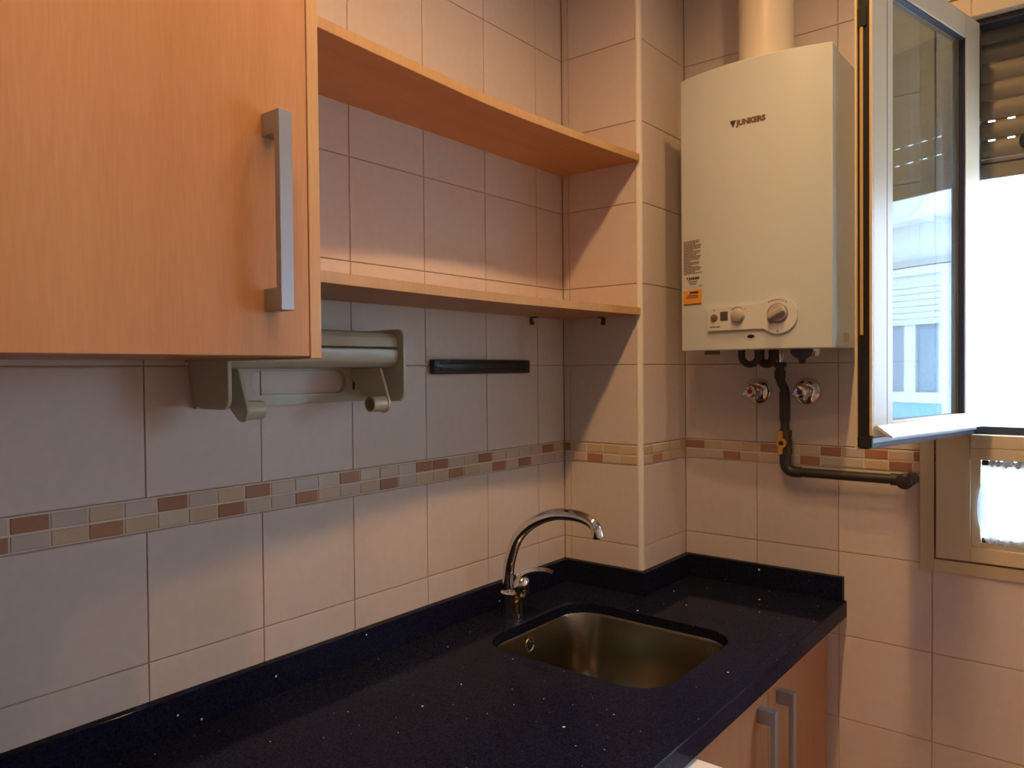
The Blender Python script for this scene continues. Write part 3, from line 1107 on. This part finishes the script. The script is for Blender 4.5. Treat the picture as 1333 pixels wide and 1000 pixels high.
lathe(bm, (0.519, GY, 0.090), (0, 0, -1), [(0, 0.013), (0.001, 0.0165), (0.014, 0.0165), (0.018, 0.0145), (0.030, 0.0175), (0.042, 0.0145), (0.047, 0.0165), (0.060, 0.0165), (0.061, 0.013)], 8)
vb = obj('valve_body', bm, 'darkmetal', gp, smooth=30)
bm = B()
prism(bm, rrect(0.5115, 0.5215, 0.0320, 0.0890, 0.004, 4), 1, GY - 0.0295, GY - 0.0235)
lathe(bm, (0.5190, GY - 0.014, 0.0595), (0, -1, 0), [(0, 0.009), (0.014, 0.0125), (0.0165, 0.0125), (0.0165, 0.006), (0.014, 0.005)], 18)
lev = obj('valve_lever', bm, 'yellow', gp, smooth=30)
obj('lever_nut', lathe(B(), (0.5190, GY - 0.028, 0.0595), (0, -1, 0), [(0, 0.006), (0.004, 0.0058)], 6), 'gaspipe', lev)
pts = [(0.519, GY, 0.032), (0.519, GY, 0.010)]
for k in range(9):
    a = math.radians(180 + 90 * k / 8)
    pts.append((0.519 + 0.022 + 0.022 * math.cos(a), GY, 0.010 + 0.022 * math.sin(a)))
pts += [(0.560, GY, -0.012), (0.7875, GY, -0.012)]
obj('run', tube(B(), pts, 0.0115, 16), 'gaspipe', gp, smooth=50)
bm = B()
tube(bm, [(0.519, GY, 0.034), (0.519, GY, 0.012)], 0.0138, 16)
el = [(0.519 + 0.022 + 0.022 * math.cos(math.radians(180 + 90 * k / 8)), GY, 0.012 + 0.022 * math.sin(math.radians(180 + 90 * k / 8)) - 0.002) for k in range(9)]
tube(bm, [(0.519, GY, 0.014)] + el + [(0.556, GY, -0.012)], 0.0138, 16)
obj('elbow', bm, 'gaspipe', gp, smooth=50)
obj('end_sleeve', lathe(B(), (0.756, GY, -0.012), (1, 0, 0), [(0, 0.0118), (0.001, 0.0140), (0.022, 0.0140)], 16), 'gaspipe', gp, smooth=40)
bm = tube(B(), smooth_path([(0.776, GY, -0.012), (0.786, GY, -0.012), (0.7915, GY + 0.006, -0.012), (0.7925, GY + 0.02, -0.012), (0.7925, -0.0015, -0.012)], 5), 0.0145, 18)
obj('wall_elbow', bm, 'gaspipe', gp, smooth=50)
obj('wall_flange', lathe(B(), (0.7865, GY - 0.012, -0.013), (0, -1, 0), [(-0.012, 0.0165), (0.0, 0.0185), (0.006, 0.0165), (0.009, 0.010)], 22), 'gaspipe', gp, smooth=50)

# ---------------------------------------------------------------- chrome stop valves
for x, mk, lab in ((0.4375, 'red', 'chrome stop valve with a red mark under the water heater'),
                   (0.5600, 'blue', 'chrome stop valve with a blue mark under the water heater')):
    v = thing('stop_valve', (x, 0, 0.184), lab, 'valve', 'chrome stop valves')
    obj('rosette', lathe(B(), (x, -0.0008, 0.184), (0, -1, 0), [(0, 0.0345), (0.003, 0.0345), (0.008, 0.032), (0.013, 0.024), (0.015, 0.017)], 36), 'chrome', v, smooth=50)
    obj('neck', lathe(B(), (x, -0.0145, 0.184), (0, -1, 0), [(0, 0.0145), (0.018, 0.0145)], 24), 'chrome', v, smooth=40)
    bm = B()
    lathe(bm, (x, -0.032, 0.184), (0, -1, 0), [(0, 0.015), (0.002, 0.0185), (0.022, 0.0175), (0.027, 0.014), (0.028, 0.008)], 24)
    for k in range(4):
        a = math.radians(90 * k + 20)
        lathe(bm, (x + 0.0165 * math.cos(a), -0.034, 0.184 + 0.0165 * math.sin(a)), (0, -1, 0), [(0, 0.0055), (0.019, 0.0052), (0.021, 0.003)], 10)
    kn = obj('handwheel', bm, 'chrome', v, smooth=40)
    obj('mark', lathe(B(), (x, -0.0601, 0.184), (0, -1, 0), [(0, 0.0065), (0.001, 0.0062)], 14), mk, kn)

# ================================================================ WINDOW
win = thing('window_1', (1.37, 0, WZ0), 'beige aluminium window with one leaf swung open', None, kind='structure')
# wall trim (flat cover strips, slightly sloped)
TX0, TZ0, TX1, TZ1 = 0.8075, -0.2155, 1.93, 1.07


def trim(name, pts4, axis, a0, a1):
    return obj(name, prism(B(), pts4, axis, a0, a1), 'alu', win)


# frame runs: cover strip + fixed frame around, transom, mullion
def bar(name, x0, x1, z0, z1, y0, y1, m='alu', bev=0.0012):
    return obj(name, box(B(), x0, x1, y0, y1, z0, z1, bev), m, win)


obj('cover_strip', prism(B(), [(TX0, -0.0008), (TX0 + 0.002, -0.006), (0.8385, -0.013), (0.8385, -0.0008)], 2, TZ0, TZ1), 'alu', win)
obj('cover_strip', prism(B(), [(TX1, -0.0008), (TX1 - 0.002, -0.006), (1.898, -0.013), (1.898, -0.0008)], 2, TZ0, TZ1), 'alu', win)
obj('cover_strip', prism(B(), [(-0.0008, TZ0), (-0.006, TZ0 + 0.001), (-0.013, -0.1865), (-0.0008, -0.1865)], 0, 0.8390, 1.8975), 'alu', win)
obj('cover_strip', prism(B(), [(-0.0008, TZ1), (-0.006, TZ1 - 0.001), (-0.013, 1.0385), (-0.0008, 1.0385)], 0, 0.8390, 1.8975), 'alu', win)
bar('frame_side', 0.8425, 0.9090, -0.1820, 1.034, -0.016, 0.055)
bar('frame_side', 1.8280, 1.8940, -0.1820, 1.034, -0.016, 0.055)
bar('frame_sill', 0.9092, 1.8278, -0.1820, -0.1500, -0.016, 0.055)
bar('frame_head', 0.9092, 1.8278, 0.9900, 1.034, -0.016, 0.055)
bar('transom', 0.9092, 1.8278, 0.0415, 0.0660, -0.0215, 0.055)
bar('transom', 0.9092, 1.8278, 0.0665, 0.0950, -0.0215, 0.055)
bar('transom_gasket', 0.9092, 1.8278, 0.0952, 0.1120, 0.006, 0.052, 'alu_in')
bar('side_gasket', 0.9092, 0.9190, 0.1122, 0.9895, 0.008, 0.052, 'alu_in')
bar('side_gasket', 1.8180, 1.8278, 0.1122, 0.9895, 0.008, 0.052, 'alu_in')
bar('head_gasket', 0.9192, 1.8178, 0.9760, 0.9895, 0.006, 0.052, 'alu_in')
# lower fixed lights
bar('lower_bead', 0.9092, 0.9275, -0.1499, 0.0413, -0.010, 0.030)
bar('lower_bead', 0.9277, 1.8095, -0.1499, -0.1385, -0.010, 0.030)
bar('lower_bead', 1.8097, 1.8278, -0.1499, 0.0413, -0.010, 0.030)
bar('lower_mullion', 1.3450, 1.3900, -0.1383, 0.0413, -0.012, 0.035)
for x0, x1 in ((0.9277, 1.3448), (1.3902, 1.8095)):
    bar('pane', x0, x1, -0.1383, 0.0413, 0.018, 0.022, 'glass', 0)
# closed right-hand leaf (outside the frame of the photograph)
lf = obj('leaf', box(B(), 1.3650, 1.4250, -0.012, 0.030, 0.0955, 0.9855, 0.001), 'alu', win)
bm = B()
box(bm, 1.77, 1.828, -0.012, 0.030, 0.0955, 0.9855)
box(bm, 1.4251, 1.7699, -0.012, 0.030, 0.0955, 0.150)
box(bm, 1.4251, 1.7699, -0.012, 0.030, 0.930, 0.9855)
obj('leaf_rail', bm, 'alu', lf)
obj('pane', box(B(), 1.4251, 1.7699, 0.008, 0.012, 0.1501, 0.9299), 'glass', lf)

# ---- the open leaf, hinged on the left jamb and swung into the room
SD = Vector((-0.2225, -0.975, 0)).normalized()
SN = Vector((-SD.y, SD.x, 0))
SH0 = Vector((0.895, 0.0, 0))


def leaf(bm):
    """leaf space: x = distance from hinge, y = depth (0 room face, + outdoor face), z"""
    for v in bm.verts:
        v.co = SH0 + SD * v.co.x + SN * v.co.y + Vector((0, 0, v.co.z))
    return bm


LW, LZ0, LZ1 = 0.472, 0.0935, 0.985
sash = obj('sash', leaf(box(B(), 0.400, LW - 0.003, 0.0035, 0.030, 0.118, LZ1 - 0.010, 0.001)), 'alu', win)
sb = lambda nm, m, *a, bev=0.0008: obj(nm, leaf(box(B(), *a, bev)), m, sash)
sb('stile', 'alu', 0.003, 0.074, 0.0035, 0.030, 0.118, LZ1 - 0.010)
sb('rail', 'alu', 0.0742, 0.3998, 0.0035, 0.030, 0.118, 0.1435)
sb('rail', 'alu', 0.0742, 0.3998, 0.0035, 0.030, 0.926, LZ1 - 0.010)
sb('glazing_bead', 'alu', 0.3935, 0.3998, 0.0185, 0.0285, 0.1437, 0.9258)
# groove line on the free stile
sb('groove', 'gasket', 0.4180, 0.4194, 0.0297, 0.0303, 0.120, LZ1 - 0.012, bev=0)
# overlapping room-side flange
sb('flange', 'alu_lit', 0.430, LW + 0.0045, -0.001, 0.0033, LZ0, LZ1)
sb('flange', 'alu', 0.0, 0.060, -0.001, 0.0033, LZ0, LZ1)
sb('flange', 'alu', 0.0602, 0.4298, -0.001, 0.0033, LZ0, 0.135)
sb('flange', 'alu', 0.0602, 0.4298, -0.001, 0.0033, 0.935, LZ1)
# dark hardware channel on the free edge, outer lip in lamplit colour, lock rod
sb('edge_channel', 'gasket', LW - 0.0029, LW + 0.0005, 0.0036, 0.0245, 0.106, LZ1 - 0.008, bev=0)
sb('outer_lip', 'alu_lit', LW - 0.0029, LW + 0.003, 0.0250, 0.0302, 0.121, LZ1 - 0.010)
sb('lock_rod', 'brass', LW + 0.0006, LW + 0.0025, 0.0075, 0.0135, 0.300, 0.860)
sb('lock_guide', 'gasket', LW + 0.0006, LW + 0.003, 0.0036, 0.020, 0.845, 0.880)
sb('corner_block', 'gasket', LW - 0.0029, LW + 0.003, 0.0036, 0.0290, 0.0985, 0.1175)
# dark lower profile and gasket under the leaf
sb('bottom_gasket', 'alu_in', 0.004, LW - 0.003, 0.0036, 0.020, 0.0955, 0.1060)
sb('bottom_profile', 'satin', 0.004, LW - 0.003, 0.0036, 0.026, 0.1062, 0.1165)
sb('return_shade', 'alu_in', 0.0742, 0.0775, 0.0165, 0.0288, 0.1437, 0.9258)  # dark strips painting the shade on the returns around the glass
sb('return_shade', 'alu_in', 0.0777, 0.3930, 0.0165, 0.0280, 0.9215, 0.9258)
sb('pane', 'glass_streaky', 0.0778, 0.3933, 0.0120, 0.0160, 0.1437, 0.9213, bev=0)
# drip ledge along the outdoor foot of the leaf
dl = B()
prism(dl, [(0.0303, 0.1385), (0.0318, 0.1385), (0.058, 0.1205), (0.0585, 0.1178), (0.056, 0.1178), (0.0303, 0.1325)], 0, 0.002, LW - 0.012)
obj('drip_ledge', leaf(dl), 'ledge', sash)
for z in (0.20, 0.86):
    obj('hinge', lathe(B(), (0.892, -0.028, z), (0, 0, 1), [(0, 0.007), (0.07, 0.007)], 14), 'alu', sash)

# ---- roller shutter
sh = thing('roller_shutter', (1.37, 0.085, 0.655), 'brown beige roller shutter half lowered behind the open window', 'roller shutter')
SY = 0.078
for k in range(8):
    z0 = 0.7035 + 0.0424 * k
    loose = k in (0, 1)
    bm = B()
    ztop = z0 + (0.0385 if loose else 0.0415)
    prof = [(SY - 0.001, z0), (SY - 0.005, z0 + 0.006), (SY - 0.0065, (z0 + ztop) / 2), (SY - 0.005, ztop - 0.005), (SY - 0.001, ztop), (SY + 0.005, ztop), (SY + 0.005, z0)]
    prism(bm, prof, 0, 0.906, 1.83)
    sl = obj('slat', bm, 'slat', sh, smooth=50)
    # hook strip with punched light slots
    bm = B()
    x = 0.906
    while x < 1.83:
        box(bm, x, min(x + 0.0230, 1.83), SY + 0.0005, SY + 0.0035, ztop, z0 + 0.0424)
        x += 0.0367
    obj('hook_strip', bm, 'slat', sl)
bm = B()
box(bm, 0.906, 1.83, SY - 0.006, SY + 0.006, 0.6580, 0.7020, 0.001)
br = obj('bottom_rail', bm, 'slat', sh)
obj('rail_line', box(B(), 0.906, 1.83, SY - 0.0075, SY - 0.0062, 0.690, 0.6935), 'alu_in', br)
obj('stopper', lathe(B(), (1.003, SY - 0.006, 0.7290), (0, -1, 0), [(0, 0.016), (0.018, 0.014), (0.022, 0.008)], 18), 'black', sh, smooth=40)
obj('shutter_box_flap', box(B(), 0.906, 1.83, SY + 0.010, SY + 0.03, 0.985, 1.034), 'gasket', sh)
for x0, x1 in ((0.8995, 0.9050), (1.831, 1.8365)):
    obj('guide', box(B(), x0, x1, SY - 0.016, SY + 0.016, 0.0955, 1.033), 'alu_in', sh)
obj('guide_top', box(B(), 0.9060, 1.830, SY - 0.016, SY - 0.0085, 1.000, 1.033), 'gasket', sh)

# ---- cafe curtain on two rods in front of the lower pane
cr = thing('cafe_curtain', (1.13, -0.018, -0.15), 'sheer white gathered cafe curtain over the lower window pane', 'curtain')
for z in (0.0335, -0.1335):
    rd = obj('rod', tube(B(), [(0.9290, -0.0035, z), (1.343, -0.0035, z)], 0.0042, 10), 'satin', cr, smooth=50)
    for x in (0.929, 1.331):
        obj('rod_end', lathe(B(), (x, -0.0035, z), (1, 0, 0), [(0, 0.0062), (0.012, 0.0062)], 12), 'darkmetal', rd, smooth=40)
bm = B()
nu, nv = 150, 26
grid = []
for j in range(nv + 1):
    t = j / nv
    z = 0.0375 - 0.1750 * t
    bulge = math.sin(math.pi * min(1, max(0, t)))
    row = []
    for i in range(nu + 1):
        u = i / nu
        xl = 0.9420 - 0.0225 * bulge + 0.004 * math.sin(5 * t)
        x = xl + (1.335 - xl) * u
        fold = math.sin(u * 130 + 2.5 * math.sin(t * 3 + u * 9)) * 0.6 + math.sin(u * 71 + 4 * t) * 0.4
        gather = (1 - 0.55 * bulge)
        y = -0.0125 - 0.006 * bulge + 0.0038 * fold * gather
        row.append(bm.verts.new((x, y, z + 0.002 * math.sin(u * 160) * (1 if j in (0, nv) else 0))))
    grid.append(row)
for j in range(nv):
    for i in range(nu):
        bm.faces.new((grid[j][i], grid[j][i + 1], grid[j + 1][i + 1], grid[j + 1][i]))
obj('fabric', bm, 'curtain', cr, smooth=80)
for zc in (0.0335, -0.1335):                      # ruffled rod pockets
    bm = B()
    p_, r_ = [], []
    for i in range(161):
        u = i / 160
        p_.append((0.9445 + 0.388 * u, -0.0075, zc + 0.0012 * math.sin(u * 90)))
        r_.append(0.0072 + 0.0017 * math.sin(u * 210) + 0.0012 * math.sin(u * 95 + 1))
    tube(bm, p_, r_, 10)
    obj('rod_pocket', bm, 'curtain_pocket', cr, smooth=80)

# ================================================================ ACROSS THE PATIO
ob = thing('opposite_building', (1.5, 3.2, -6.0), 'white rendered facade across the patio, mirrored in the glass', 'building')
FYD = 3.0
ox0, ox1, oz0, oz1 = 3.00, 4.05, -0.32, 0.905
bm = B()
box(bm, -4.0, ox0, FYD, FYD + 0.4, -6, 3.4)
box(bm, ox1, 8.0, FYD, FYD + 0.4, -6, 3.4)
box(bm, ox0, ox1, FYD, FYD + 0.4, -6, oz0)
box(bm, ox0, ox1, FYD, FYD + 0.4, oz1, 3.4)
obj('wall', bm, 'facade', ob)
w2 = obj('window', box(B(), ox0, ox0 + 0.045, FYD - 0.03, FYD + 0.10, oz0, oz1), 'ext_white', ob)
bm = B()
box(bm, ox1 - 0.045, ox1, FYD - 0.03, FYD + 0.10, oz0, oz1)
box(bm, ox0 + 0.046, ox1 - 0.046, FYD - 0.03, FYD + 0.10, oz1 - 0.05, oz1)
box(bm, ox0 + 0.046, ox1 - 0.046, FYD + 0.02, FYD + 0.08, 0.0, 0.07)
box(bm, ox0 + 0.046, ox1 - 0.046, FYD + 0.02, FYD + 0.08, oz0, oz0 + 0.05)
box(bm, ox0 + 0.046, ox0 + 0.11, FYD + 0.03, FYD + 0.08, 0.0701, 0.80)
box(bm, ox0 + 0.28, ox0 + 0.36, FYD + 0.03, FYD + 0.08, 0.0701, 0.80)
obj('window_frame', bm, 'ext_white', w2)
obj('lintel', box(B(), ox0 - 0.03, ox1 + 0.03, FYD - 0.05, FYD - 0.001, oz1 + 0.005, oz1 + 0.05), 'ext_grey', w2)
obj('pane', box(B(), ox0 + 0.1105, ox0 + 0.2795, FYD + 0.05, FYD + 0.06, 0.0702, 0.80), 'ext_glass', w2)
obj('pane', box(B(), ox0 + 0.3605, ox1 - 0.0465, FYD + 0.05, FYD + 0.06, 0.0702, 0.80), 'ext_glass', w2)
obj('lower_panel', box(B(), ox0 + 0.0465, ox1 - 0.0465, FYD + 0.04, FYD + 0.06, oz0 + 0.0505, -0.0005), 'ext_blue', w2)
for k in range(8):
    z0 = 0.525 + 0.0415 * k
    obj('shutter_slat', prism(B(), [(FYD + 0.012, z0), (FYD + 0.004, z0 + 0.02), (FYD + 0.012, z0 + 0.0385), (FYD + 0.018, z0 + 0.0385), (FYD + 0.018, z0)], 0, ox0 + 0.0465, ox1 - 0.0465), 'ext_shutter', ob)
ac = thing('outdoor_unit', (3.25, 2.86, 1.10), 'white outdoor air conditioning unit on the opposite facade', 'air conditioner')
obj('case', box(B(), 2.90, 3.55, 2.80, 2.999, 1.19, 1.56, 0.02), 'ext_white', ac)
obj('fan_grille', lathe(B(), (3.19, 2.799, 1.36), (0, -1, 0), [(0, 0.15), (0.012, 0.145), (0.014, 0.13), (0.006, 0.12)], 28), 'ext_pale', ac, smooth=40)
for x in (3.0, 3.45):
    obj('bracket', box(B(), x, x + 0.04, 2.82, 2.999, 1.16, 1.19), 'ext_pale', ac)
tag(obj('patio_ground', box(B(), -4, 8, 0.2, 3.0, -6.2, -6.0), 'ground'), kind='structure')

# ================================================================ CEILING SPOT BAR
lamp = thing('ceiling_spot_bar', (LAMP_X, LAMP_YS[1], LAMP_Z), 'white spot lamp bar on the kitchen ceiling, fourth spot added as fill', 'lamp')
obj('mounting_bar', box(B(), LAMP_X - 0.02, LAMP_X + 0.02, LAMP_YS[-1] - 0.08, LAMP_YS[0] + 0.08, CEIL - 0.022, CEIL - 0.0005, 0.003), 'trimwhite', lamp)
for y in LAMP_YS:
    hd = obj('spot_head', lathe(B(), (LAMP_X, y, CEIL - 0.022), (0, 0, -1), [(0, 0.012), (0.012, 0.03), (0.040, 0.042), (0.0405, 0.038), (0.020, 0.026)], 24), 'trimwhite', lamp, smooth=40)
    L = bpy.data.lights.new('spot', 'SPOT')
    L.energy = LAMP_W
    L.color = LAMP_COL
    L.shadow_soft_size = 0.022
    L.spot_size = math.radians(150)
    L.spot_blend = 1.0
    lo = bpy.data.objects.new('spot_lamp', L)
    lo.location = Vector((LAMP_X, y, LAMP_Z + 0.002 + Z0)) - WL[lamp.name]
    lo.parent = lamp
    col.objects.link(lo)
